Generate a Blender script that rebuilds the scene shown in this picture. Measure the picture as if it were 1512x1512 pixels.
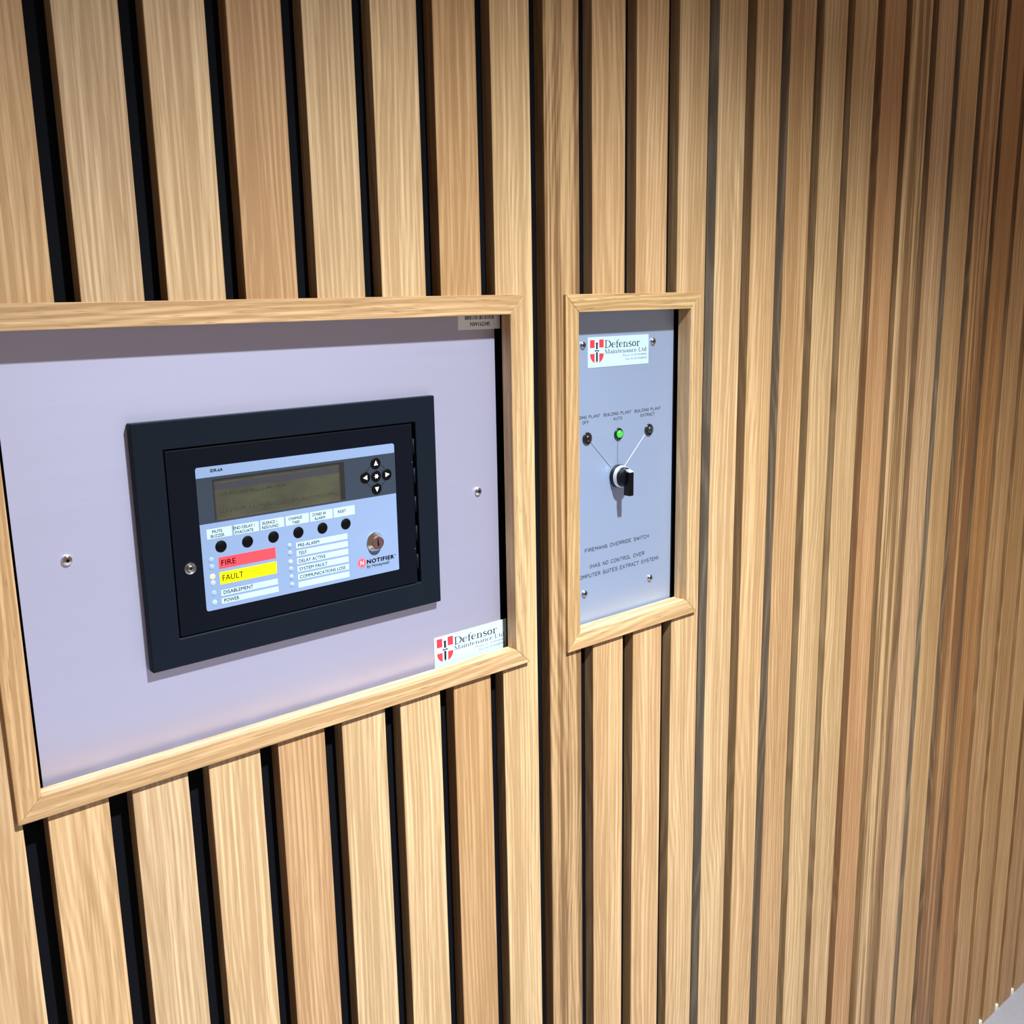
import bpy, bmesh, math, random
from mathutils import Vector, Matrix
random.seed(7)
for o in list(bpy.data.objects): bpy.data.objects.remove(o, do_unlink=True)
scn = bpy.context.scene
COL = scn.collection
CZ = 1.52                                   # eye height above the floor (m)

# ---------------------------------------------------------------- camera
cam = bpy.data.objects.new('camera', bpy.data.cameras.new('camera'))
COL.objects.link(cam)
cam.data.sensor_width = 36; cam.data.lens = 1501.54 / 1512 * 36
cam.data.clip_start = 0.02
RX = Vector((0.7604992, -0.6490847, -0.0181661)); UP = Vector((0.1481508, 0.1462064, 0.9780977)); FW = Vector((0.6322122, 0.7465338, -0.2073523))
cam.matrix_world = Matrix(((RX.x, UP.x, -FW.x, 0.0), (RX.y, UP.y, -FW.y, -0.8), (RX.z, UP.z, -FW.z, CZ), (0, 0, 0, 1)))
scn.camera = cam

# ---------------------------------------------------------------- light
scn.view_settings.view_transform = 'Standard'; scn.view_settings.look = 'None'
scn.view_settings.gamma = 1; scn.view_settings.use_curve_mapping = False
scn.view_settings.exposure = 0.0
W = bpy.data.worlds.new('world'); scn.world = W; W.use_nodes = True
bg = W.node_tree.nodes['Background']; bg.inputs[0].default_value = (0.60, 0.41, 0.28, 1); bg.inputs[1].default_value = 0.34
sp = bpy.data.lights.new('ceiling_downlight', 'SPOT'); sp.energy = 700; sp.color = (0.91, 0.97, 1.01)   # one recessed downlight, a metre off the wall
sp.spot_size = math.radians(133.5); sp.spot_blend = 1.0; sp.shadow_soft_size = 0.028
spo = bpy.data.objects.new('ceiling_downlight', sp); COL.objects.link(spo)
spo.location = (0.69, -0.98, 2.553)
spo.rotation_euler = Vector((0, -0.176, -1)).to_track_quat('-Z', 'Y').to_euler()

# ---------------------------------------------------------------- helpers
def link(name, me, mat=None, parent=None, loc=(0, 0, 0)):
    o = bpy.data.objects.new(name, me); COL.objects.link(o); o.location = loc
    if mat is not None and me is not None:
        for m in (mat if isinstance(mat, (list, tuple)) else [mat]): me.materials.append(m)
    if parent is not None: o.parent = parent
    return o
def thing(name, label, cat, loc, group=None):
    o = bpy.data.objects.new(name, None); COL.objects.link(o); o.location = loc
    o.empty_display_size = 0.05; o['label'] = label; o['category'] = cat
    if group: o['group'] = group
    return o
def fin(bm, name, smooth=False):
    bmesh.ops.recalc_face_normals(bm, faces=bm.faces)
    me = bpy.data.meshes.new(name); bm.to_mesh(me); bm.free()
    if smooth:
        for p in me.polygons: p.use_smooth = True
    return me
def bev(o, w, seg=2):
    m = o.modifiers.new('bevel', 'BEVEL'); m.width = w; m.segments = seg; m.limit_method = 'ANGLE'; m.angle_limit = math.radians(40)
    return o
def bm_box(bm, x0, x1, y0, y1, z0, z1):
    v = [bm.verts.new(p) for p in ((x0,y0,z0),(x1,y0,z0),(x1,y1,z0),(x0,y1,z0),(x0,y0,z1),(x1,y0,z1),(x1,y1,z1),(x0,y1,z1))]
    for f in ((0,1,2,3),(4,5,6,7),(0,1,5,4),(1,2,6,5),(2,3,7,6),(3,0,4,7)): bm.faces.new([v[i] for i in f])
def bm_prism(bm, pts, y0, y1):
    """outline in X,Z extruded from y0 to y1"""
    a = [bm.verts.new((x, y0, z)) for x, z in pts]; b = [bm.verts.new((x, y1, z)) for x, z in pts]
    bm.faces.new(a); bm.faces.new(b[::-1])
    for i in range(len(a)): j = (i+1) % len(a); bm.faces.new((a[i], a[j], b[j], b[i]))
def bm_lathe(bm, prof, cx=0, cz=0, n=32, cap=True):
    """prof: list of (radius, y); turned about an axis through (cx,cz) along Y"""
    rings = []
    for r, y in prof:
        if r < 1e-6: rings.append([bm.verts.new((cx, y, cz))])
        else: rings.append([bm.verts.new((cx + r*math.cos(2*math.pi*i/n), y, cz + r*math.sin(2*math.pi*i/n))) for i in range(n)])
    for A, B in zip(rings, rings[1:]):
        for i in range(n):
            j = (i+1) % n
            if len(A) == 1 and len(B) == 1: continue
            if len(B) == 1: bm.faces.new((A[i], A[j], B[0]))
            elif len(A) == 1: bm.faces.new((A[0], B[j], B[i]))
            else: bm.faces.new((A[i], A[j], B[j], B[i]))
    if cap:
        for R in (rings[0], rings[-1]):
            if len(R) > 1: bm.faces.new(R)
def box(name, x0, x1, y0, y1, z0, z1, mat, parent, b=0, seg=2):
    bm = bmesh.new(); bm_box(bm, x0, x1, y0, y1, z0, z1); o = link(name, fin(bm, name), mat, parent)
    if b: bev(o, b, seg)
    return o
def lathe(name, prof, mat, parent, cx=0, cz=0, n=32):
    bm = bmesh.new(); bm_lathe(bm, prof, cx, cz, n); me = fin(bm, name, True); o = link(name, me, mat, parent)
    m = o.modifiers.new('es', 'EDGE_SPLIT'); m.split_angle = math.radians(35)
    return o
def prism(name, pts, y0, y1, mat, parent, b=0):
    bm = bmesh.new(); bm_prism(bm, pts, y0, y1); o = link(name, fin(bm, name), mat, parent)
    if b: bev(o, b)
    return o
def flat(name, polys, y, mat, parent, loc=(0, 0, 0)):
    """printed marks: flat polygons in X,Z at depth y"""
    bm = bmesh.new()
    for pts in polys:
        bm.faces.new([bm.verts.new((p[0], y, p[1])) for p in pts])
    for f in bm.faces:
        f.normal_update()
        if f.normal.y > 0: f.normal_flip()
    me = bpy.data.meshes.new(name); bm.to_mesh(me); bm.free()
    return link(name, me, mat, parent, loc)
def stroke(pts, w, closed=False):
    """a pen line of width w as quads"""
    out = []; P = [Vector(p) for p in pts]
    if closed: P.append(P[0])
    for a, b in zip(P, P[1:]):
        d = b - a
        if d.length < 1e-9: continue
        n = Vector((-d.y, d.x)).normalized() * w/2; e = d.normalized() * w * 0.3
        out.append([a-e+n, a-e-n, b+e-n, b+e+n])
    return out
def arc(cx, cz, rx, rz, a0, a1, n=12):
    return [(cx + rx*math.cos(math.radians(a0+(a1-a0)*i/n)), cz + rz*math.sin(math.radians(a0+(a1-a0)*i/n))) for i in range(n+1)]

_cap = {}
def text_mesh(s, offset=0.0, spacing=1.0):
    cu = bpy.data.curves.new('t', 'FONT'); cu.body = s; cu.size = 1; cu.offset = offset; cu.resolution_u = 3; cu.space_character = spacing
    o = bpy.data.objects.new('t', cu); COL.objects.link(o)
    dg = bpy.context.evaluated_depsgraph_get(); dg.update()
    me = bpy.data.meshes.new_from_object(o.evaluated_get(dg))
    bpy.data.objects.remove(o); bpy.data.curves.remove(cu)
    return me
def lettering(s, x0, x1, zb, cap, y, mat, parent, name='lettering', offset=0.0, spacing=1.0, shear=0.0):
    """s printed between x0 and x1 with baseline zb and capital height cap"""
    me = text_mesh(s, 0.0, spacing)
    h = text_mesh('H'); H = max(v.co.y for v in h.vertices) - min(v.co.y for v in h.vertices); hb = min(v.co.y for v in h.vertices)
    xs = [v.co.x for v in me.vertices]; lo, hi = min(xs), max(xs)
    for v in me.vertices:
        X = x0 + (v.co.x - lo) / (hi - lo) * (x1 - x0); Z = zb + (v.co.y - hb) / H * cap
        v.co = (X + shear*(Z - zb), y, Z)
    me.name = name
    bm = bmesh.new(); bm.from_mesh(me)
    if offset:                                           # heavier print: the same letters struck again a hair to either side
        b = offset*cap*1.5; src = list(bm.faces)
        for dx, dz in ((b, 0), (-b, 0), (0, b*.6), (0, -b*.6)):
            g = bmesh.ops.duplicate(bm, geom=src)['geom']
            for v in (q for q in g if isinstance(q, bmesh.types.BMVert)): v.co.x += dx; v.co.z += dz
    for f in bm.faces:
        f.normal_update()
        if f.normal.y > 0: f.normal_flip()
    bm.to_mesh(me); bm.free()
    return link(name, me, mat, parent)

# ---------------------------------------------------------------- materials
def mat(name, col, rough=0.5, metal=0.0, spec=0.5, emit=None, coat=0.0):
    m = bpy.data.materials.new(name); m.use_nodes = True; p = m.node_tree.nodes['Principled BSDF']
    p.inputs['Base Color'].default_value = (*col, 1); p.inputs['Roughness'].default_value = rough; p.inputs['Metallic'].default_value = metal
    p.inputs['Specular IOR Level'].default_value = spec; p.inputs['Coat Weight'].default_value = coat
    if emit: p.inputs['Emission Color'].default_value = (*emit[0], 1); p.inputs['Emission Strength'].default_value = emit[1]
    return m
class NT:
    def __init__(s, m): s.t = m.node_tree; s.p = s.t.nodes['Principled BSDF']
    def n(s, typ, **k):
        o = s.t.nodes.new(typ)
        for a, b in k.items(): setattr(o, a, b)
        return o
    def l(s, a, b): s.t.links.new(a, b)
    def math(s, op, a, b=None, clamp=False):
        o = s.n('ShaderNodeMath', operation=op, use_clamp=clamp)
        for i, v in enumerate((a, b)):
            if v is None: continue
            if isinstance(v, (int, float)): o.inputs[i].default_value = v
            else: s.l(v, o.inputs[i])
        return o.outputs[0]
    def mix(s, f, a, b, mode='MIX'):
        o = s.n('ShaderNodeMix', data_type='RGBA', blend_type=mode)
        for i, v in ((0, f), (6, a), (7, b)):
            if isinstance(v, (int, float)): o.inputs[i].default_value = v
            elif isinstance(v, tuple): o.inputs[i].default_value = (*v, 1)
            else: s.l(v, o.inputs[i])
        return o.outputs[2]
    def noise(s, vec, scale, detail=2, rough=0.5, dist=0.0):
        o = s.n('ShaderNodeTexNoise'); o.inputs['Scale'].default_value = scale; o.inputs['Detail'].default_value = detail
        o.inputs['Roughness'].default_value = rough; o.inputs['Distortion'].default_value = dist; s.l(vec, o.inputs['Vector']); return o.outputs['Fac']
    def ramp(s, f, stops):
        o = s.n('ShaderNodeValToRGB'); e = o.color_ramp.elements
        while len(e) < len(stops): e.new(0.5)
        for x, (p, c) in zip(e, stops): x.position = p; x.color = (*((c,)*3 if isinstance(c, (int, float)) else c), 1)
        s.l(f, o.inputs[0]); return o.outputs[0]
    def mapping(s, vec, sc):
        o = s.n('ShaderNodeMapping'); o.inputs['Scale'].default_value = sc; s.l(vec, o.inputs['Vector']); return o.outputs[0]

def oak(name, along='Z', light=(0.72, 0.515, 0.30), dark=(0.45, 0.285, 0.145), pore=0.5, stripe=1.0, tinted=True, rough=0.5, streak=0.9, ps=(1300, 26)):
    """straight grained oak; fibres run along the given object axis, each board draws its own stretch of grain"""
    m = mat(name, light, rough, spec=0.35); t = NT(m)
    co = t.n('ShaderNodeTexCoord').outputs['Object']; oi = t.n('ShaderNodeObjectInfo')
    off = t.n('ShaderNodeVectorMath', operation='SCALE'); off.inputs[0].default_value = (13.1, 7.3, 31.7); t.l(oi.outputs['Random'], off.inputs['Scale'])
    ad = t.n('ShaderNodeVectorMath', operation='ADD'); t.l(co, ad.inputs[0]); t.l(off.outputs[0], ad.inputs[1]); v = ad.outputs[0]
    def st(a, b):                                   # a across the grain, b along it
        return t.mapping(v, (a, a, b) if along == 'Z' else (b, a, a))
    warp = t.noise(st(9, 1.6), 1.0, 2)
    w = t.n('ShaderNodeTexWave', wave_type='BANDS', bands_direction='X' if along == 'Z' else 'Z')
    sep = t.n('ShaderNodeSeparateXYZ'); t.l(v, sep.inputs[0])
    across = sep.outputs['X' if along == 'Z' else 'Z']
    ph = t.math('ADD', t.math('MULTIPLY', across, 150.0), t.math('MULTIPLY', warp, 14.0))
    ph = t.math('ADD', ph, t.math('MULTIPLY', sep.outputs['Y'], 60.0))
    wave = t.math('ADD', t.math('MULTIPLY', t.math('SINE', t.math('MULTIPLY', ph, 6.283)), 0.5), 0.5)
    band = t.noise(st(60, 0.9), 1.0, 3, 0.6)        # broad light and dark streaks
    fine = t.noise(st(420, 7), 1.0, 3, 0.65)        # fibres
    por = t.noise(st(*ps), 1.0, 1, 0.5)        # pores
    f = t.math('ADD', t.math('ADD', t.math('MULTIPLY', band, streak), 0.45-0.5*streak), t.math('MULTIPLY', wave, 0.20 * stripe))
    f = t.math('ADD', f, t.math('MULTIPLY', fine, 0.85))
    rn = t.noise(st(210, 2.4), 1.0, 1, 0.5, 0.25)   # thin growth-ring lines
    ridge = t.math('POWER', t.math('SUBTRACT', 1.0, t.math('ABSOLUTE', t.math('MULTIPLY', t.math('SUBTRACT', rn, 0.5), 5.0)), True), 2.0)
    f = t.math('ADD', f, t.math('MULTIPLY', ridge, 0.20))
    f = t.math('MULTIPLY', t.math('SUBTRACT', f, 0.73), 2.2, True)
    c = t.ramp(f, [(0.0, light), (0.5, tuple((a+b)/2 for a, b in zip(light, dark))), (1.0, dark)])
    pm = t.ramp(por, [(0.60, 0.0), (0.74, 1.0)])
    c = t.mix(t.math('MULTIPLY', pm, pore), c, tuple(x*0.62 for x in dark))
    if tinted: c = t.mix(1.0, c, oi.outputs['Color'], 'MULTIPLY')
    t.l(c, t.p.inputs['Base Color'])
    bp = t.n('ShaderNodeBump'); bp.inputs['Strength'].default_value = 0.12; bp.inputs['Distance'].default_value = 0.0006
    t.l(t.math('SUBTRACT', fine, pm), bp.inputs['Height']); t.l(bp.outputs[0], t.p.inputs['Normal'])
    return m
M = {}
M['oak'] = oak('oak_slat')
M['oak_streaky'] = oak('oak_streaky_slat', light=(0.78, 0.575, 0.355), dark=(0.30, 0.185, 0.095), streak=2.6, stripe=0.8)
M['oak_side'] = oak('oak_sawn_side_shaded', light=(0.46, 0.31, 0.18), dark=(0.27, 0.165, 0.085))  # sawn sides, their colour also darkened for the shade between slats
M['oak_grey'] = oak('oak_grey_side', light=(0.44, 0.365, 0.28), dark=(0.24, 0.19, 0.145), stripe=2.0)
M['oak_rail_v'] = oak('oak_frame_upright', 'Z', (0.71, 0.505, 0.295), (0.43, 0.27, 0.135), 0.75, 1.3, ps=(1100, 46))
M['oak_rail_h'] = oak('oak_frame_level', 'X', (0.71, 0.505, 0.295), (0.43, 0.27, 0.135), 0.85, 1.3, ps=(1000, 38))
M['backing'] = mat('black_backing', (0.0028, 0.0032, 0.0052), 0.8, spec=0.1)
def brushed(name, col, rough, metal, axis):
    m = mat(name, col, rough, metal); t = NT(m); co = t.n('ShaderNodeTexCoord').outputs['Object']
    n = t.noise(t.mapping(co, (6, 6, 900) if axis == 'X' else (900, 6, 6)), 1.0, 2); big = t.noise(co, 9.0, 2)
    t.l(t.mix(t.math('ADD', t.math('MULTIPLY', n, 0.5), t.math('MULTIPLY', big, 0.5)), tuple(x*0.97 for x in col), tuple(min(1, x*1.03) for x in col)), t.p.inputs['Base Color'])
    t.l(t.math('ADD', rough - 0.02, t.math('MULTIPLY', n, 0.04)), t.p.inputs['Roughness'])
    return m
M['plate'] = brushed('anodised_plate', (0.63, 0.635, 0.84), 0.53, 0.85, 'X')
M['plate2'] = brushed('engraved_plate', (0.51, 0.64, 0.90), 0.57, 0.85, 'X')
M['enclosure'] = mat('dark_enclosure', (0.0055, 0.0090, 0.0155), 0.48, spec=0.12)
M['door'] = mat('black_door', (0.0035, 0.0048, 0.009), 0.48, spec=0.08)
M['gap'] = mat('deep_black', (0.002, 0.002, 0.003), 0.8, spec=0.1)
M['face'] = mat('silver_blue_overlay', (0.24, 0.33, 0.52), 0.42, 0.1, spec=0.3)
M['band'] = mat('slate_band', (0.030, 0.042, 0.062), 0.4, spec=0.4)
M['strip'] = mat('label_white', (0.46, 0.60, 0.68), 0.5, spec=0.3)
M['red'] = mat('label_red', (0.93, 0.065, 0.085), 0.5, spec=0.3)
M['yellow'] = mat('label_yellow', (0.98, 0.93, 0.0), 0.5, spec=0.3)
M['ink'] = mat('black_ink', (0.008, 0.009, 0.014), 0.6, spec=0.2)
M['inkgrey'] = mat('grey_ink', (0.14, 0.15, 0.19), 0.6, spec=0.2)
M['inksoft'] = mat('soft_black_ink', (0.045, 0.05, 0.07), 0.6, spec=0.2)
M['button'] = mat('black_rubber', (0.002, 0.002, 0.0025), 0.5, spec=0.12)
M['white'] = mat('white_print', (0.9, 0.9, 0.9), 0.5)
M['led'] = mat('led_window', (0.31, 0.42, 0.64), 0.4, spec=0.5)
M['led_on'] = mat('led_amber', (0.9, 0.75, 0.3), 0.35, emit=((1.0, 0.72, 0.22), 0.55))
M['led_dim'] = mat('led_pale', (0.36, 0.44, 0.62), 0.4, emit=((0.8, 0.8, 1.0), 0.12))
M['led_power'] = mat('led_power', (0.30, 0.48, 0.62), 0.4, emit=((0.55, 0.9, 1.0), 0.12))
M['chrome'] = mat('chrome', (0.82, 0.82, 0.84), 0.12, 1.0)
M['steel'] = mat('screw_steel', (0.45, 0.46, 0.48), 0.25, 1.0)
M['copper'] = mat('lock_face', (0.22, 0.105, 0.115), 0.32, 0.6)
M['sticker'] = mat('sticker_white', (0.47, 0.605, 0.71), 0.45, spec=0.3)
M['tag'] = mat('asset_tag', (0.93, 0.93, 0.95), 0.4, spec=0.4)
M['crest_red'] = mat('crest_red', (0.80, 0.035, 0.055), 0.5)
M['logo_red'] = mat('logo_red', (0.85, 0.10, 0.13), 0.5)
M['knob'] = mat('black_plastic', (0.003, 0.003, 0.004), 0.38, spec=0.22)
M['knob_ring'] = mat('silver_ring', (0.75, 0.76, 0.84), 0.3, 0.6)
M['bezel'] = mat('lamp_bezel', (0.010, 0.012, 0.016), 0.25, spec=0.6)
M['lens_red'] = mat('lens_dark_red', (0.025, 0.006, 0.005), 0.12, spec=0.8)
M['lens_clear'] = mat('lens_smoke', (0.020, 0.025, 0.024), 0.12, spec=0.8)
M['lens_green'] = mat('lens_green', (0.03, 0.6, 0.03), 0.15, emit=((0.06, 0.80, 0.03), 0.55), spec=0.8)
M['line_dark'] = mat('engraved_line', (0.05, 0.055, 0.08), 0.5)
M['line_bright'] = mat('engraved_line_bright', (0.95, 0.95, 0.97), 0.4, 0.0)
M['foot_block'] = mat('foot_white', (0.9, 0.88, 0.82), 0.5)

m = mat('lcd', (0.08, 0.09, 0.05), 0.25, spec=0.5); t = NT(m)      # liquid crystal: olive ground, dark highlight row, blurred lines of characters
co = t.n('ShaderNodeTexCoord').outputs['Object']; sep = t.n('ShaderNodeSeparateXYZ'); t.l(co, sep.inputs[0]); X, Z = sep.outputs['X'], sep.outputs['Z']
def band(z0, z1, soft=0.0012):
    a = t.math('MULTIPLY', t.math('SUBTRACT', Z, z0), 1/soft, True); b = t.math('MULTIPLY', t.math('SUBTRACT', z1, Z), 1/soft, True)
    return t.math('MULTIPLY', a, b)
def span(x0, x1, soft=0.003):
    a = t.math('MULTIPLY', t.math('SUBTRACT', X, x0), 1/soft, True); b = t.math('MULTIPLY', t.math('SUBTRACT', x1, X), 1/soft, True)
    return t.math('MULTIPLY', a, b)
big = t.noise(t.mapping(co, (30, 1, 60)), 1.0, 2); ch = t.noise(t.mapping(co, (700, 1, 350)), 1.0, 2, 0.6)
c = t.mix(t.ramp(big, [(0.3, 0.0), (0.7, 1.0)]), (0.050, 0.048, 0.036), (0.072, 0.074, 0.044))
c = t.mix(t.math('MULTIPLY', band(-0.0216, -0.0145), 0.85), c, (0.042, 0.043, 0.058))
rows = t.math('MULTIPLY', t.math('MULTIPLY', band(-0.0270, -0.0232), span(0.018, 0.085)), t.ramp(ch, [(0.46, 0.0), (0.56, 1.0)]))
rows2 = t.math('MULTIPLY', t.math('MULTIPLY', band(-0.0423, -0.0375), span(0.016, 0.139)), t.ramp(ch, [(0.46, 0.0), (0.60, 1.0)]))
c = t.mix(t.math('MULTIPLY', t.math('MAXIMUM', rows, t.math('MULTIPLY', rows2, 0.8)), 0.85), c, (0.026, 0.030, 0.027))
c = t.mix(t.math('MULTIPLY', band(-0.0480, -0.0448, 0.002), 0.5), c, (0.12, 0.075, 0.05))
inner = t.math('MULTIPLY', span(0.0145, 0.1385, 0.002), band(-0.0600, -0.0125, 0.002)); c = t.mix(inner, (0.022, 0.021, 0.020), c)
t.l(c, t.p.inputs['Base Color']); M['lcd'] = m

m = mat('floor_grey', (0.40, 0.40, 0.42), 0.6); t = NT(m); co = t.n('ShaderNodeTexCoord').outputs['Object']
n1 = t.noise(co, 6, 3); n2 = t.noise(co, 140, 2)
t.l(t.mix(t.math('ADD', t.math('MULTIPLY', n1, 0.5), t.math('MULTIPLY', n2, 0.5)), (0.27, 0.27, 0.30), (0.42, 0.42, 0.45)), t.p.inputs['Base Color']); M['floor'] = m

# ---------------------------------------------------------------- setting: floor, slatted wall
floor = box('floor', -1.5, 4.2, -3.2, 0.08, -0.06, 0.0, M['floor'], None); floor['kind'] = 'structure'
DB = 0.0150                                              # depth of the backing behind the slat fronts
U = 0.8
KF = 1.0027                                              # the measured frame fronts stand 4.3 mm proud of the slats
F1 = dict(o=(0.1695, 0.6938, 0.0017, -0.3914), i=(0.1886, 0.6750, -0.0177, -0.3727), leg=0.0106, d=0.0186)
F2 = dict(o=(0.7516, 0.9757, 0.0011, -0.3956), i=(0.7708, 0.9552, -0.0178, -0.3758), leg=0.0157, d=0.0195)
for F in (F1, F2):
    for k in 'oi': F[k] = tuple(KF*v for v in F[k])
HOLES = []
for F in (F1, F2):
    x0, x1, zt, zb = F['i']; HOLES.append((x0-0.007, x1+0.007, CZ+zb-0.007, CZ+zt+0.007))
TOP = 2.9; XL, XR = -0.55, 3.0
bm = bmesh.new()                                         # black board, opened behind the two plates and closed again further back
(a0, a1, a2, a3), (b0, b1, b2, b3) = [(h[0]-0.006, h[1]+0.006, h[2]-0.006, h[3]+0.006) for h in HOLES]
for x0, x1, z0, z1 in ((XL, a0, 0, TOP), (a1, b0, 0, TOP), (b1, XR, 0, TOP), (a0, a1, 0, a2), (a0, a1, a3, TOP), (b0, b1, 0, b2), (b0, b1, b3, TOP)):
    bm_box(bm, x0, x1, DB, DB+0.02, z0, z1)
for x0, x1, z0, z1 in ((a0, a1, a2, a3), (b0, b1, b2, b3)): bm_box(bm, x0, x1, DB+0.0075, DB+0.02, z0, z1)
wall = link('wall_back', fin(bm, 'wall_back'), M['backing']); wall['kind'] = 'structure'

EDGE = {-1:(.157,.2177),0:(.2406,.3001),1:(.3239,.3842),2:(.4075,.4686),3:(.4909,.5514),4:(.5748,.6361),5:(.6588,.7203),6:(.7425,.8042),7:(.8267,.8885),
 8:(.9114,.9727),9:(.9972,1.0596),10:(1.0822,1.1462),11:(1.1695,1.2336),12:(1.2564,1.3206),13:(1.3432,1.4078),14:(1.4307,1.4962),15:(1.5189,1.5848),
 16:(1.6063,1.6740),17:(1.6990,1.7662),18:(1.7870,1.8555),19:(1.8785,1.9477),20:(1.9695,2.0440),21:(2.0660,2.1400)}
for k in range(22, 40): EDGE[k] = (2.1593+.0937*(k-22), 2.1593+.0937*(k-22)+.0725)
for k in range(-2, -9, -1): EDGE[k] = (.157+.0838*(k+1), .2177+.0838*(k+1))
# colour of the timber itself, slat by slat, and which sawn face shows on its left
TINT = {-1:(.97,.93,.88),0:(.98,.92,.84),1:(.97,.98,1.0),2:(1.02,1.02,1.0),3:(.86,.76,.68),4:(.98,.99,.97),5:(1.02,1.02,.98),6:(.86,.76,.64),7:(.98,.97,.9),
 8:(.68,.585,.46),9:(.97,.91,.82),10:(.99,.92,.84),11:(.98,.95,.88),12:(1.02,1.0,.94),13:(1.0,.93,.82),14:(.90,.80,.68),15:(1.02,1.0,.9),16:(1.0,.96,.86),
 17:(.93,.76,.63),18:(.86,.77,.62),19:(1.0,.92,.86),20:(.92,.82,.66),21:(.76,.57,.40),22:(.72,.52,.34),23:(.88,.74,.58),24:(.82,.68,.5),25:(.86,.72,.54),26:(.76,.62,.46),27:(.86,.74,.58)}
STREAKY = (8, 18, 21, 30)
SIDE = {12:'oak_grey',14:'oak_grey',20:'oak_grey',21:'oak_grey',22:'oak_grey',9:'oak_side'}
def slat_outline(a, b):
    """front outline, notched where a framed opening cuts into the slat; returns a list of outlines"""
    for hx0, hx1, hz0, hz1 in HOLES:
        if a >= hx0 and b <= hx1: return [[(a,0),(b,0),(b,hz0),(a,hz0)], [(a,hz1),(b,hz1),(b,TOP),(a,TOP)]]
        if a < hx0 < b: return [[(a,0),(b,0),(b,hz0),(hx0,hz0),(hx0,hz1),(b,hz1),(b,TOP),(a,TOP)]]
        if a < hx1 < b: return [[(a,0),(b,0),(b,TOP),(a,TOP),(a,hz1),(hx1,hz1),(hx1,hz0),(a,hz0)]]
    return [[(a,0),(b,0),(b,TOP),(a,TOP)]]
for k in sorted(EDGE):
    a, b = EDGE[k][0]*U, EDGE[k][1]*U; cx = (a+b)/2
    tint = TINT.get(k) or random.choice([(.98,.96,.9),(.9,.8,.68),(1,.97,.92)])
    for pts in slat_outline(a, b):
        bm = bmesh.new(); bm_prism(bm, [(x-cx, z) for x, z in pts], 0.0, DB-0.0002)
        bmesh.ops.recalc_face_normals(bm, faces=bm.faces)
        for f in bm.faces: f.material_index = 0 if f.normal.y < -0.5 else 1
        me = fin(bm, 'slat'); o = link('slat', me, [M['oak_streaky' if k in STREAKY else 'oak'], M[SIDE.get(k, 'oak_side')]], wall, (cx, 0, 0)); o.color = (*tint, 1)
        bm_ = bev(o, 0.0007, 2); bm_.modifiers[0].material = 0
for k in range(22, 32):                                  # small white blocks added at the foot of the gaps
    x0, x1 = EDGE[k][1]*U, EDGE[k+1][0]*U
    box('foot_block', x0+0.0005, x1-0.0005, 0.001, DB-0.0005, 0, 0.008, M['foot_block'], wall)

# ---------------------------------------------------------------- oak surrounds
def surround(F, label, tints):
    ox0, ox1, ozt, ozb = F['o']; ix0, ix1, izt, izb = F['i']; e = F['leg']; cx, cz = (ox0+ox1)/2, CZ+(ozt+ozb)/2
    root = thing('oak_frame', label, 'frame', (cx, 0, cz))
    def ring(tt):                                        # tt 0 at the outer rim, 1 at the inner rim
        return [(ox0+(ix0-ox0)*tt, CZ+ozb+(izb-ozb)*tt), (ox1+(ix1-ox1)*tt, CZ+ozb+(izb-ozb)*tt), (ox1+(ix1-ox1)*tt, CZ+ozt+(izt-ozt)*tt), (ox0+(ix0-ox0)*tt, CZ+ozt+(izt-ozt)*tt)]
    prof = [(0, -0.0043), (1, -0.0043), (1, e), (0.80, e), (0.80, -0.0001), (0, -0.0001)]
    for s in range(4):                                   # bottom, right, top, left
        n = (s+1) % 4; mid = ((ring(.5)[s][0]+ring(.5)[n][0])/2, (ring(.5)[s][1]+ring(.5)[n][1])/2)
        bm = bmesh.new(); A = []; B = []
        for tt, y in prof:
            if s == 2 and y == e: y = 0.0172             # head rail leg lengthened out of sight to block light from the slat gaps
            q = ring(tt); a, b = Vector(q[s]), Vector(q[n]); g = (b-a).normalized()*0.00008
            A.append(bm.verts.new((a.x+g.x-mid[0], y, a.y+g.y-mid[1]))); B.append(bm.verts.new((b.x-g.x-mid[0], y, b.y-g.y-mid[1])))
        bm.faces.new(A); bm.faces.new(B[::-1])
        for i in range(6): j = (i+1) % 6; bm.faces.new((A[i], A[j], B[j], B[i]))
        o = link('frame_rail', fin(bm, 'frame_rail'), M['oak_rail_v' if s % 2 else 'oak_rail_h'], root, (mid[0]-cx, 0, mid[1]-cz))
        o.color = (*tints[s], 1); bev(o, 0.0006, 2)
    return root
surround(F1, 'wide mitred oak frame around the larger metal plate with the black alarm panel', [(1.0,.96,.9),(.96,.95,.88),(.96,.9,.82),(.93,.84,.74)])
surround(F2, 'narrow upright oak frame around the small plate with the rotary switch', [(1.02,.98,.9),(.98,.97,.9),(.92,.88,.74),(.94,.9,.78)])

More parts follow.
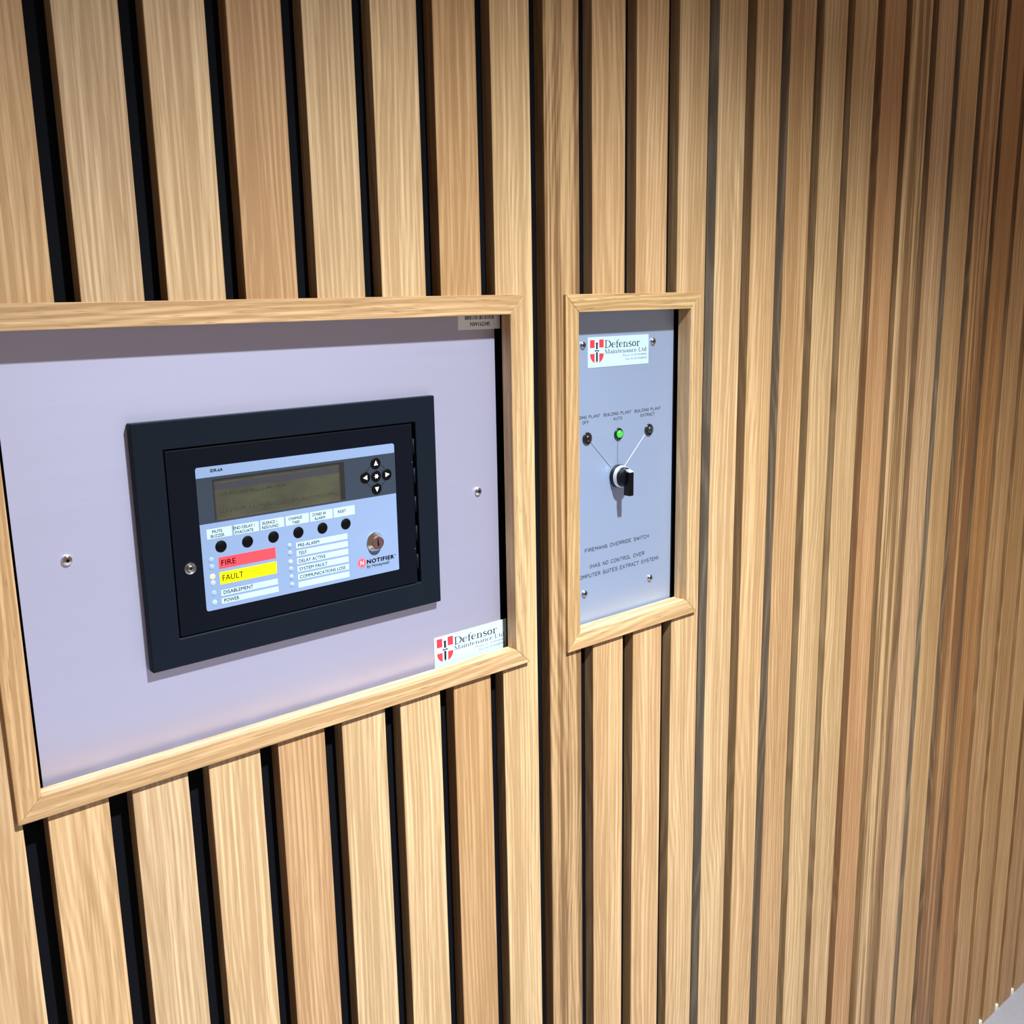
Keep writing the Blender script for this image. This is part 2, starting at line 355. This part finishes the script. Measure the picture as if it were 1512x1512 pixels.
# ---------------------------------------------------------------- metal plates with stickers and screws
OX0, OZ0 = 0.33878, -0.13476                             # upper left corner of the alarm overlay, origin of the measured millimetres
def org(k, xc, zc):                                      # origin for one face of the fittings, true around (xc, zc)
    global OX, OZ
    OX = k*(OX0+xc) - xc; OZ = CZ + k*(OZ0+zc) - zc
KP1, KBOX, KFACE, KP2 = 1.00669, 1.00386, 1.00486, 1.00353
mm = lambda x, z: (OX + x/1000, OZ + z/1000)
def screw(name, x, z, y, r, mt, parent, drive='hex'):
    """domed screw head; the drive recess is a dark sub-part"""
    o = lathe(name, [(r, 0), (r*1.0, -r*0.12), (r*0.9, -r*0.38), (r*0.68, -r*0.56), (r*0.42, -r*0.62), (0, -r*0.62)], mt, parent, 0, 0, 24); o.location = (x, y, z)
    if drive == 'hex':
        pts = [(r*0.34*math.cos(i*math.pi/3+.3), r*0.34*math.sin(i*math.pi/3+.3)) for i in range(6)]
        prism('socket', pts, -r*0.64, -r*0.5, M['gap'], o)
    else:
        prism('slot', [(-r*.6, -r*.12), (r*.6, -r*.02), (r*.6, r*.12), (-r*.6, r*.02)], -r*0.65, -r*0.5, M['gap'], o)
    return o

def serif(s):
    """roman letters with serifs as polygons on a unit cap height; returns polygons and the advance"""
    T, t = 0.118, 0.06; out = []; x = 0.0
    def add(P, w): out.extend([[(p.x + x, p.y) for p in q] for q in stroke(P, w)])
    def foot(cx, z, w=0.30): add([(cx-w/2, z), (cx+w/2, z)], t)
    for ch in s:
        if ch == ' ': x += 0.32; continue
        if ch == 'D': add([(.14,0),(.14,1)],T); foot(.16,.02); foot(.16,.98); add([(.14,.98),(.36,.98)]+arc(.36,.5,.38,.48,90,-90,14)+[(.14,.02)],t); add(arc(.40,.5,.34,.40,60,-60,8),T); x += .84
        elif ch == 'M': add([(.14,0),(.14,1)],t); add([(.14,1),(.46,.05)],T); add([(.46,.05),(.80,1)],t); add([(.80,0),(.80,1)],T); foot(.14,.02); foot(.80,.02); foot(.10,.98,.2); foot(.84,.98,.2); x += 1.0
        elif ch == 'L': add([(.14,0),(.14,1)],T); foot(.16,.98); add([(.02,.02),(.58,.02),(.60,.24)],t); x += .70
        elif ch in 'eco':
            if ch == 'o': add(arc(.28,.33,.23,.33,0,360,18),t); add(arc(.28,.33,.22,.30,120,240,6),T); add(arc(.28,.33,.22,.30,-60,60,6),T); x += .62
            elif ch == 'c': add(arc(.28,.33,.23,.33,50,310,16),t); add(arc(.28,.33,.22,.30,120,250,8),T); x += .54
            else: add([(.06,.38),(.48,.38)]+arc(.28,.36,.21,.29,5,310,16),t); add(arc(.27,.33,.21,.30,120,250,8),T); x += .58
        elif ch == 'f': add([(.16,0),(.16,.82)],T); add(arc(.30,.82,.14,.17,180,30,8),t); foot(.18,.02); add([(.02,.62),(.36,.62)],t); x += .40
        elif ch == 't': add([(.16,.14),(.16,.88)],T); add(arc(.28,.14,.12,.12,180,320,8),t); add([(.02,.62),(.36,.62)],t); x += .42
        elif ch == 'i': add([(.14,0),(.14,.62)],T); foot(.14,.02,.28); add([(.02,.60),(.14,.62)],t); add([(.14,.84),(.14,.90)],.12); x += .31
        elif ch == 'n': add([(.14,0),(.14,.64)],T); foot(.14,.02,.26); add([(.02,.61),(.14,.64)],t); add(arc(.33,.44,.19,.20,170,0,8)+[(.52,.1)],t); add([(.50,0),(.50,.46)],T); foot(.50,.02,.26); x += .68
        elif ch == 'r': add([(.14,0),(.14,.64)],T); foot(.14,.02,.28); add([(.02,.61),(.14,.64)],t); add(arc(.32,.42,.18,.22,165,50,6),t); add([(.42,.56),(.43,.60)],.10); x += .50
        elif ch == 's': add(arc(.24,.49,.17,.16,35,250,8)+arc(.24,.17,.18,.17,70,-150,9),t*1.3); add([(.14,.46),(.36,.24)],T*.9); x += .50
        elif ch == 'a': add(arc(.24,.48,.16,.17,150,0,7)+[(.40,.10)],t); add([(.39,.06),(.39,.5)],T); add(arc(.22,.19,.17,.18,60,330,10),t); add(arc(.20,.19,.15,.15,130,230,4),T*.8); add([(.39,.05),(.50,.03)],t); x += .56
        elif ch == 'd': add([(.44,0),(.44,1)],T); add([(.32,.98),(.44,1)],t); add(arc(.27,.32,.21,.32,50,310,14),t); add(arc(.26,.32,.20,.28,120,240,6),T); add([(.44,.02),(.54,.02)],t); x += .62
    return out, x
def serif_line(s, x0, x1, zb, cap, y, mt, parent):
    P, w = serif(s)
    return flat('lettering', [[(x0 + px/w*(x1-x0), zb + pz*cap) for px, pz in q] for q in P], y, mt, parent)

def crest(parent, y, x0, x1, zt, zb, zmid_t, zmid_b, xa, xb):
    """quartered red shield with a black sword"""
    cx = (x0+x1)/2; n = 8
    polys = [[(x0,zt),(xa,zt-.0002),(xa,zmid_t),(x0,zmid_t)], [(xb,zt),(x1,zt),(x1,zmid_t),(xb,zmid_t)]]
    def side(xo, xi):
        out = [(xi, zmid_b), (xo, zmid_b)]
        for i in range(1, n+1):
            f = i/n; out.append((xo + (xi-xo)*(f**2.2)*0.98, zmid_b + (zb-zmid_b)*(f**0.85)))
        return out
    polys += [side(x0, xa), side(x1, xb)]
    flat('crest', polys, y, M['crest_red'], parent)
    h = zt-zb; w = (x1-x0)
    blade = [(cx-w*.06, zmid_t-h*.19), (cx+w*.06, zmid_t-h*.19), (cx+w*.06, zb+h*.10), (cx, zb-h*.005), (cx-w*.06, zb+h*.10)]
    grip = [(cx-w*.06, zt-h*.17), (cx+w*.06, zt-h*.17), (cx+w*.06, zmid_t-h*.06), (cx-w*.06, zmid_t-h*.06)]
    pom = [(cx-w*.09, zt-h*.13), (cx+w*.09, zt-h*.13), (cx+w*.07, zt-h*.18), (cx-w*.07, zt-h*.18)]
    g = zmid_t - h*.13
    guard = [(cx-w*.15, g+h*.035), (cx, g+h*.015), (cx+w*.15, g+h*.035), (cx+w*.15, g-h*.035), (cx, g-h*.015), (cx-w*.15, g-h*.035)]
    flat('sword', [blade, grip, pom, guard], y-.00002, M['ink'], parent)

# --- larger plate
x0, x1, zt, zb = F1['i']; cx, cz = (x0+x1)/2, CZ+(zt+zb)/2; d = F1['d']
pl = thing('mounting_plate', 'large silver metal plate inside the wide oak frame, carrying the black alarm panel', 'plate', (0, 0, 0))
box('plate_sheet', 0.1965, 0.6738, d+.0001, d+.0016, CZ+zb-.010, CZ+zt+.010, M['plate'], pl)
for q in ((-106.7, -60.4), (303.9, -62.2)):
    org(KP1, q[0]/1000, q[1]/1000); X_, Z_ = mm(*q); screw('screw', X_, Z_, d, 0.0044, M['chrome'], pl)
org(KP1, .29, -.223)
a, b = mm(241.0, -207.5), mm(338.0, -240.5)
st = box('sticker', a[0], OX+.3385, d-.00025, d, b[1], a[1], M['sticker'], pl)
st['label'] = 'white sticker with a red shield crest in the lower right corner'
ys = d-.0003
crest(st, ys, OX+.2444, OX+.2655, OZ-.2098, OZ-.2356, OZ-.2193, OZ-.2256, OX+.2515, OX+.2585)
serif_line('Defensor', OX+.2672, OX+.3258, OZ-.2205, .0080, ys, M['ink'], st)
serif_line('Maintenance Ltd', OX+.2669, OX+.3360, OZ-.2265, .0045, ys, M['inksoft'], st)
lettering('Phone: 0118 9448982', OX+.2953, OX+.3358, OZ-.2308, .0020, ys, M['inkgrey'], st, shear=.2)
lettering('Fax: 0118 9448995', OX+.2998, OX+.3358, OZ-.2350, .0020, ys, M['inkgrey'], st, shear=.2)
org(KP1, .31, .11); a = mm(284.2, 102.9)
tg = box('barcode_tag', a[0], OX+.3385, d-.00025, d, a[1], a[1]+.026, M['tag'], pl)
tg['label'] = 'white asset tag with a barcode in the upper right corner'
bars = []; x = .2929; rnd = random.Random(5)
while x < .3312:
    w = rnd.choice([.0005, .0008, .0013]); bars.append([(OX+x, OZ+.1128), (OX+x+w, OZ+.1128), (OX+x+w, OZ+.1215), (OX+x, OZ+.1215)]); x += w + rnd.choice([.0005, .0007, .0010])
flat('barcode', bars, ys, M['ink'], tg)
lettering('NW162345', OX+.2996, OX+.3248, OZ+.1064, .0038, ys, M['ink'], tg, offset=.025)

# ---------------------------------------------------------------- fire alarm repeater panel
org(KBOX, .099, -.063)
yb = 0.0110; yd = yb + 0.0009; yf = yd - 0.0006
BX0, BZ0 = OX+.1, OZ-.063
fa = thing('alarm_panel', 'black fire alarm panel with a display and red and yellow labels on the large plate', 'alarm panel', (BX0, d, BZ0))
LX, LY, LZ = -BX0, -d, -BZ0
def loc(o): o.location = (o.location.x+LX, o.location.y+LY, o.location.z+LZ); return o      # parts are written in world metres
bx0, bx1, bzt, bzb = OX-.0505, OX+.2492, OZ+.0420, OZ-.1683
qx0, qx1, qzt, qzb = OX-.0251, OX+.2256, OZ+.0180, OZ-.1436
bm = bmesh.new()
def rect(x0, x1, z0, z1, y): return [bm.verts.new(p) for p in ((x0,y,z0),(x1,y,z0),(x1,y,z1),(x0,y,z1))]
o0, o1 = rect(bx0, bx1, bzb, bzt, d-.00005), rect(bx0, bx1, bzb, bzt, yb); i1, i0 = rect(qx0, qx1, qzb, qzt, yb), rect(qx0, qx1, qzb, qzt, d-.00005)
for A, B in ((o0, o1), (o1, i1), (i1, i0), (i0, o0)):
    for i in range(4): j = (i+1) % 4; bm.faces.new((A[i], A[j], B[j], B[i]))
loc(bev(link('enclosure', fin(bm, 'enclosure'), M['enclosure'], fa), .0011, 3))
loc(box('well', qx0-.001, qx1+.001, d-.0012, d-.0002, qzb-.001, qzt+.001, M['gap'], fa))
dx0, dx1, dzt, dzb = qx0+.0011, OX+.2216, qzt-.0014, qzb+.0010
door = loc(box('panel_door', dx0, dx1, yd, d-.0014, dzb, dzt, M['door'], fa, .0005))
loc(screw('door_screw', OX-.0107, OZ-.0846, yd, .0033, M['steel'], fa))
lathe('screw_collar', [(.0052, yd+.0001), (.0052, yd-.0005), (.0040, yd-.0008), (.0034, yd-.0004)], M['steel'], door, OX-.0107, OZ-.0846, 24)
for z0, z1 in ((.0018, -.0139), (-.0270, -.0425), (-.0553, -.0713), (-.0848, -.1003), (-.1139, -.1289)):
    bm = bmesh.new(); bmesh.ops.create_cone(bm, cap_ends=True, segments=14, radius1=.0011, radius2=.0011, depth=z0-z1)
    for v in bm.verts: v.co = (v.co.x + OX+.2226, v.co.y + yd+.0004, v.co.z + OZ+(z0+z1)/2)
    link('hinge_knuckle', fin(bm, 'hinge_knuckle', True), M['enclosure'], door)
for z in (-.0211, -.1078):
    lathe('hinge_rivet', [(.0008, yd), (.0007, yd-.0003), (0, yd-.0004)], M['steel'], door, OX+.2203, OZ+z, 12)
# overlay
org(KFACE, .099, -.0625)
bm = bmesh.new(); R_ = .0022; x0, x1, zt, zb = OX, OX+.1993, OZ, OZ-.1250
pts = arc(x1-R_, zt-R_, R_, R_, 90, 0, 5) + arc(x1-R_*.4, zb+R_*.4, R_*.4, R_*.4, 0, -90, 3) + arc(x0+R_, zb+R_, R_, R_, -90, -180, 5) + arc(x0+R_, zt-R_, R_, R_, 180, 90, 5)
bm_prism(bm, pts, yf, yd+.0001); face = loc(link('faceplate', fin(bm, 'faceplate'), M['face'], fa))
P_ = yf - .00006
def P1(name, x0, x1, z0, z1, mt, y=None, h=.00012): return box(name, OX+x0/1000, OX+x1/1000, (yf if y is None else y)-h, (yf if y is None else y), OZ+z0/1000, OZ+z1/1000, M[mt], face)
P1('display_surround', 0.05, 199.2, -48.6, -9.0, 'band', h=.00008)
# display with its glass flush in the dark surround
bm = bmesh.new(); bm_box(bm, .0141, .1430, -.00016, 0, -.0469, -.0112); dsp = link('display', fin(bm, 'display'), M['lcd'], face, (OX, yf, OZ)); dsp['label'] = 'olive liquid crystal screen'
L_ = lambda s, x0, x1, z, cap, mt='ink', y=None, **k: lettering(s, OX+x0/1000, OX+x1/1000, OZ+z/1000, cap/1000, yf-.0002 if y is None else y, M[mt], face, **k)
L_('IDR-6A', 13.3, 24.3, -4.9, 2.5, offset=.02)
rows = [('MUTE', 'BUZZER', 5.5, 28.4), ('END DELAY /', 'EVACUATE', 30.4, 53.7), ('SILENCE /', 'RESOUND', 55.3, 78.3), ('CHANGE', 'TABS', 79.9, 103.4), ('ZONES IN', 'ALARM', 104.7, 128.1), ('RESET', '', 129.3, 152.1)]
BX = (17.4, 42.1, 67.1, 91.9, 116.8, 141.7)
TX = [((10.5, 19.6), (9.0, 21.3)), ((29.9, 50.0), (31.4, 48.4)), ((56.9, 71.5), (56.8, 72.7)), ((83.0, 96.5), (86.3, 93.8)), ((107.0, 121.0), (109.0, 120.0)), ((134.0, 142.6), None)]
for (a, b, x0, x1), c, tx in zip(rows, BX, TX):
    P1('label_strip', x0, x1, -62.3, -53.5, 'strip')
    L_(a, tx[0][0], tx[0][1], -57.5 if b else -58.6, 2.6, offset=.012)
    if b: L_(b, tx[1][0], tx[1][1], -61.4, 2.6, offset=.012)
    lathe('push_button', [(.0052, yf), (.0052, yf-.0003), (.0046, yf-.0007), (0, yf-.0008)], M['button'], face, OX+c/1000, OZ-.0700, 28)
P1('label_strip', 14.2, 68.1, -89.7, -79.6, 'red'); L_('FIRE', 16.5, 29.9, -87.0, 4.8, offset=.012)
P1('label_strip', 14.2, 68.2, -103.6, -92.8, 'yellow'); L_('FAULT', 16.5, 36.0, -100.6, 5.0, offset=.012)
P1('label_strip', 14.2, 68.4, -114.0, -108.7, 'strip'); L_('DISABLEMENT', 16.5, 44.3, -112.6, 3.1, offset=.012)
P1('label_strip', 14.1, 68.6, -121.1, -116.0, 'strip'); L_('POWER', 16.5, 30.4, -119.9, 3.1, offset=.012)
for i, (s, xe) in enumerate((('PRE-ALARM', 112.5), ('TEST', 99.4), ('DELAY ACTIVE', 118.2), ('SYSTEM FAULT', 119.9), ('COMMUNICATIONS LOSS', 138.8), ('', 0))):
    zt = -79.2 - 7.4*i; P1('label_strip', 88.7, 142.7, zt-5.4, zt, 'strip')
    if s: L_(s, 90.6, xe, zt-4.3, 3.0, offset=.012)
for z, mt in ((-80.3, 'led'), (-86.5, 'led'), (-95.1, 'led_on'), (-100.8, 'led_dim'), (-109.8, 'led'), (-118.2, 'led_power')):
    lathe('indicator_light', [(.0024, yf), (.0022, yf-.00025), (.0013, yf-.0005), (0, yf-.0006)], M[mt], face, OX+.0077, OZ+z/1000, 20)
for z in (-80.8, -87.8, -95.9, -102.7, -110.1, -117.3):
    lathe('indicator_light', [(.0023, yf), (.0021, yf-.00025), (.0013, yf-.0005), (0, yf-.0006)], M['led_dim' if z == -95.9 else 'led'], face, OX+.0823, OZ+z/1000, 20)
flat('key_ring', stroke(arc(OX+.1774, OZ-.0291, .0115, .0115, 0, 360, 40), .0006), yf-.0001, M['ink'], face)
def arrow_button(x, z, ang):
    o = loc(lathe('arrow_button', [(.0055, yf-.00008), (.0055, yf-.0004), (.0050, yf-.0008), (0, yf-.0009)], M['button'], fa, OX+x/1000, OZ+z/1000, 28))
    s = .0025 if ang is None else .0021
    if ang is None: pts = [(s*(1.0 if i % 2 == 0 else .55)*math.cos(i*math.pi/6), s*(1.0 if i % 2 == 0 else .55)*math.sin(i*math.pi/6)) for i in range(12)]
    else: pts = [(s*1.35*math.cos(math.radians(ang+q)), s*1.35*math.sin(math.radians(ang+q))) for q in (0, 128, 232)]
    flat('arrow_symbol' if ang is not None else 'star_symbol', [[(OX+x/1000+a, OZ+z/1000+b) for a, b in pts]], yf-.00095, M['white'], o)
for x, z, a in ((177.4, -16.9, 90), (165.3, -29.1, 180), (177.4, -29.2, None), (189.4, -29.0, 0), (177.4, -41.4, 270)): arrow_button(x, z, a)
# lock
kx, kz = OX+.1730, OZ-.0925
ks = loc(lathe('key_switch', [(.0096, yf), (.0096, yf-.0007), (.0090, yf-.0014), (.0072, yf-.0046), (.0068, yf-.0051), (.0062, yf-.0049), (.0062, yf-.0042)], M['chrome'], fa, kx, kz, 36)); ks['label'] = 'chrome key switch with a copper coloured face'
lathe('key_barrel', [(.0060, yf-.0034), (.0060, yf-.0049), (.0057, yf-.0052), (0, yf-.0052)], M['copper'], ks, kx, kz, 32)
prism('keyhole', [(kx-.0006, kz-.0034), (kx+.0012, kz-.0034), (kx+.0012, kz-.0002), (kx+.0006, kz+.0008), (kx+.0006, kz+.0036), (kx-.0006, kz+.0036)], yf-.0053, yf-.0044, M['gap'], ks)
# maker's mark
bur = []
for i in range(28):
    a = i*2*math.pi/28; bur += stroke([(OX+.1572+.0036*math.cos(a), OZ-.1108+.0036*math.sin(a)), (OX+.1572+.0050*math.cos(a), OZ-.1108+.0050*math.sin(a))], .0005)
bur.append([(OX+.1572+.0036*math.cos(i*math.pi/12), OZ-.1108+.0036*math.sin(i*math.pi/12)) for i in range(24)])
flat('logo', bur, yf-.0001, M['logo_red'], face)
L_('N', 155.4, 159.0, -112.8, 4.0, 'white')
L_('NOTIFIER', 162.9, 193.6, -112.6, 3.7, offset=.05, spacing=1.15); L_('by Honeywell', 162.7, 187.8, -116.9, 3.1)
flat('registered_mark', stroke(arc(OX+.1951, OZ-.1095, .0006, .0006, 0, 360, 10), .0003), yf-.0001, M['ink'], face)

# ---------------------------------------------------------------- override switch plate
STROKES = {  # single line engraving capitals on a 4 x 6 grid
 'A':[[(0,0),(2,6),(4,0)],[(.8,2.2),(3.2,2.2)]],'B':[[(0,0),(0,6),(2.6,6),(3.6,5.4),(3.6,3.8),(2.6,3.2),(0,3.2)],[(2.6,3.2),(4,2.5),(4,.7),(2.8,0),(0,0)]],
 'C':[[(4,5),(3,6),(1,6),(0,5),(0,1),(1,0),(3,0),(4,1)]],'D':[[(0,0),(0,6),(2.4,6),(4,4.5),(4,1.5),(2.4,0),(0,0)]],'E':[[(4,6),(0,6),(0,0),(4,0)],[(0,3.1),(3,3.1)]],
 'F':[[(4,6),(0,6),(0,0)],[(0,3.1),(3,3.1)]],'G':[[(4,5),(3,6),(1,6),(0,5),(0,1),(1,0),(3,0),(4,1),(4,2.8),(2.2,2.8)]],'H':[[(0,0),(0,6)],[(4,0),(4,6)],[(0,3),(4,3)]],
 'I':[[(0,0),(0,6)]],'L':[[(0,6),(0,0),(3.8,0)]],'M':[[(0,0),(0,6),(2.3,2),(4.6,6),(4.6,0)]],'N':[[(0,0),(0,6),(4,0),(4,6)]],'O':[[(1,0),(0,1.2),(0,4.8),(1,6),(3,6),(4,4.8),(4,1.2),(3,0),(1,0)]],
 'P':[[(0,0),(0,6),(2.8,6),(4,5),(4,3.8),(2.8,2.8),(0,2.8)]],'R':[[(0,0),(0,6),(2.8,6),(4,5),(4,3.9),(2.8,3),(0,3)],[(2,3),(4,0)]],'S':[[(3.8,5),(2.8,6),(1,6),(0,5),(0,4.1),(1,3.2),(3,2.8),(4,1.9),(4,1),(3,0),(1,0),(0,1)]],
 'T':[[(0,6),(4,6)],[(2,0),(2,6)]],'U':[[(0,6),(0,1),(1,0),(3,0),(4,1),(4,6)]],'V':[[(0,6),(2,0),(4,6)]],'W':[[(0,6),(1.2,0),(2.5,4.5),(3.8,0),(5,6)]],'X':[[(0,0),(4,6)],[(0,6),(4,0)]],'Y':[[(0,6),(2,3),(4,6)],[(2,3),(2,0)]],
 '(':[[(1,6.6),(0,5),(0,1),(1,-.6)]],')':[[(0,6.6),(1,5),(1,1),(0,-.6)]]}
def engrave(s, x0, x1, zb, cap, y, w, mt, parent):
    x = 0; L = []
    for ch in s:
        if ch == ' ': x += 4; continue
        g = STROKES[ch]; L += [[(px+x, pz) for px, pz in q] for q in g]; x += max(p[0] for q in g for p in q) + 1.9
    x -= 1.9; P = []
    for q in L: P += stroke([(x0 + px/x*(x1-x0), zb + pz/6*cap) for px, pz in q], w)
    return flat('engraving', P, y, M[mt], parent)
x0, x1, zt, zb = F2['i']; d2 = F2['d']; org(KP2, .517, -.06)
SX0, SZ0 = OX+.517, OZ-.07
sw = thing('switch_panel', 'narrow metal plate with three indicator lamps and a black rotary switch', 'switch panel', (SX0, d2, SZ0))
SX, SY, SZ = -SX0, -d2, -SZ0
def sl(o): o.location = (o.location.x+SX, o.location.y+SY, o.location.z+SZ); return o
sheet = sl(box('plate_sheet', 0.7790, 0.9541, d2+.0001, d2+.0016, CZ+zb-.010, CZ+zt+.010, M['plate2'], sw))
for q in ((459.5, 81.0), (575.2, 80.5), (460.7, -206.4), (573.9, -209.1)):
    sl(screw('screw', *mm(*q)[:1], mm(*q)[1], d2, .0042, M['steel'], sw, 'slot'))
st = sl(box('sticker', OX+.4672, OX+.5677, d2-.00025, d2, OZ+.0552, OZ+.0891, M['sticker'], sw)); st['label'] = 'white sticker with a red shield crest at the top'
y2 = d2-.0003
crest(st, y2, OX+.4708, OX+.4925, OZ+.0862, OZ+.0602, OZ+.0772, OZ+.0706, OX+.4780, OX+.4853)
serif_line('Defensor', OX+.4945, OX+.5533, OZ+.0764, .0084, y2, M['ink'], st)
serif_line('Maintenance Ltd', OX+.4945, OX+.5645, OZ+.0700, .0046, y2, M['inksoft'], st)
lettering('Phone: 0118 9448982', OX+.5235, OX+.5645, OZ+.0656, .0021, y2, M['inkgrey'], st, shear=.2)
lettering('Fax: 0118 9448995', OX+.5282, OX+.5645, OZ+.0612, .0021, y2, M['inkgrey'], st, shear=.2)
ye = d2-.00004
for s1, s2, c, w2 in (('BUILDING PLANT', 'OFF', 464.0, 9.6), ('BUILDING PLANT', 'AUTO', 516.0, 14.2), ('BUILDING PLANT', 'EXTRACT', 567.8, 24.0)):
    engrave(s1, OX+(c-22.8)/1000, OX+(c+22.8)/1000, OZ-.0012, .0031, ye, .00055, 'inksoft', sheet)
    engrave(s2, OX+(c-w2/2)/1000, OX+(c+w2/2)/1000, OZ-.0072, .0031, ye, .00055, 'inksoft', sheet)
engrave('FIREMANS OVERRIDE SWITCH', OX+.4622, OX+.5716, OZ-.1572, .0039, ye, .00062, 'ink', sheet)
engrave('(HAS NO CONTROL OVER', OX+.4704, OX+.5634, OZ-.1776, .0041, ye, .00062, 'ink', sheet)
engrave('COMPUTER SUITES EXTRACT SYSTEM)', OX+.4490, OX+.5892, OZ-.1882, .0041, ye, .00062, 'ink', sheet)
for a, b, mt in (((470.4, -28.3), (505.1, -62.4), 'line_dark'), ((516.0, -31.0), (516.0, -58.0), 'line_dark'), ((562.7, -29.3), (528.0, -63.0), 'line_bright')):
    flat('engraved_line', stroke([mm(*a), mm(*b)], .00060), ye, M[mt], sheet)
for x, mt, lb in ((465.7, 'lens_red', 'dark red lens, unlit'), (517.0, 'lens_green', 'lit green lens'), (569.4, 'lens_clear', 'smoky lens, unlit')):
    X_, Z_ = mm(x, -23.9)
    o = sl(lathe('indicator_lamp', [(.0071, d2), (.0071, d2-.0012), (.0064, d2-.0020), (.0046, d2-.0022), (.0044, d2-.0010)], M['bezel'], sw, X_, Z_, 32))
    ln = lathe('lens', [(.0044, d2-.0010), (.0043, d2-.0028), (.0036, d2-.0040), (.0022, d2-.0047), (0, d2-.0050)], M[mt], o, X_, Z_, 24); ln['label'] = lb
# rotary switch with a long handle pointing down
kx, kz = OX+.5160, OZ-.0735
rs = sl(lathe('rotary_switch', [(.0136, d2), (.0136, d2-.0046), (.0130, d2-.0054)], M['knob'], sw, kx, kz, 40)); rs['label'] = 'black rotary switch with a long handle'
lathe('ring', [(.0131, d2-.0054), (.0131, d2-.0074), (.0120, d2-.0090)], M['knob_ring'], rs, kx, kz, 40)
lathe('dial', [(.0112, d2-.0085), (.0112, d2-.0135), (.0104, d2-.0160), (.0092, d2-.0167), (0, d2-.0167)], M['knob'], rs, kx, kz, 40)
bm = bmesh.new()                                         # handle: a rounded rib across the dial, longer below
bm_box(bm, kx-.0036, kx+.0036, d2-.0232, d2-.0130, kz-.0212, kz+.0070)
hd = link('handle', fin(bm, 'handle'), M['knob'], rs); bev(hd, .0013, 3)
bm = bmesh.new()
va = [bm.verts.new((kx+sx*.0036, y, z)) for sx in (-1, 1) for y, z in ((d2-.0135, kz+.0070), (d2-.0230, kz+.0070), (d2-.0135, kz+.0108))]
for f in ((0,1,2),(3,5,4),(0,3,4,1),(1,4,5,2),(2,5,3,0)): bm.faces.new([va[i] for i in f])
link('pointer', fin(bm, 'pointer'), M['knob_ring'], rs)
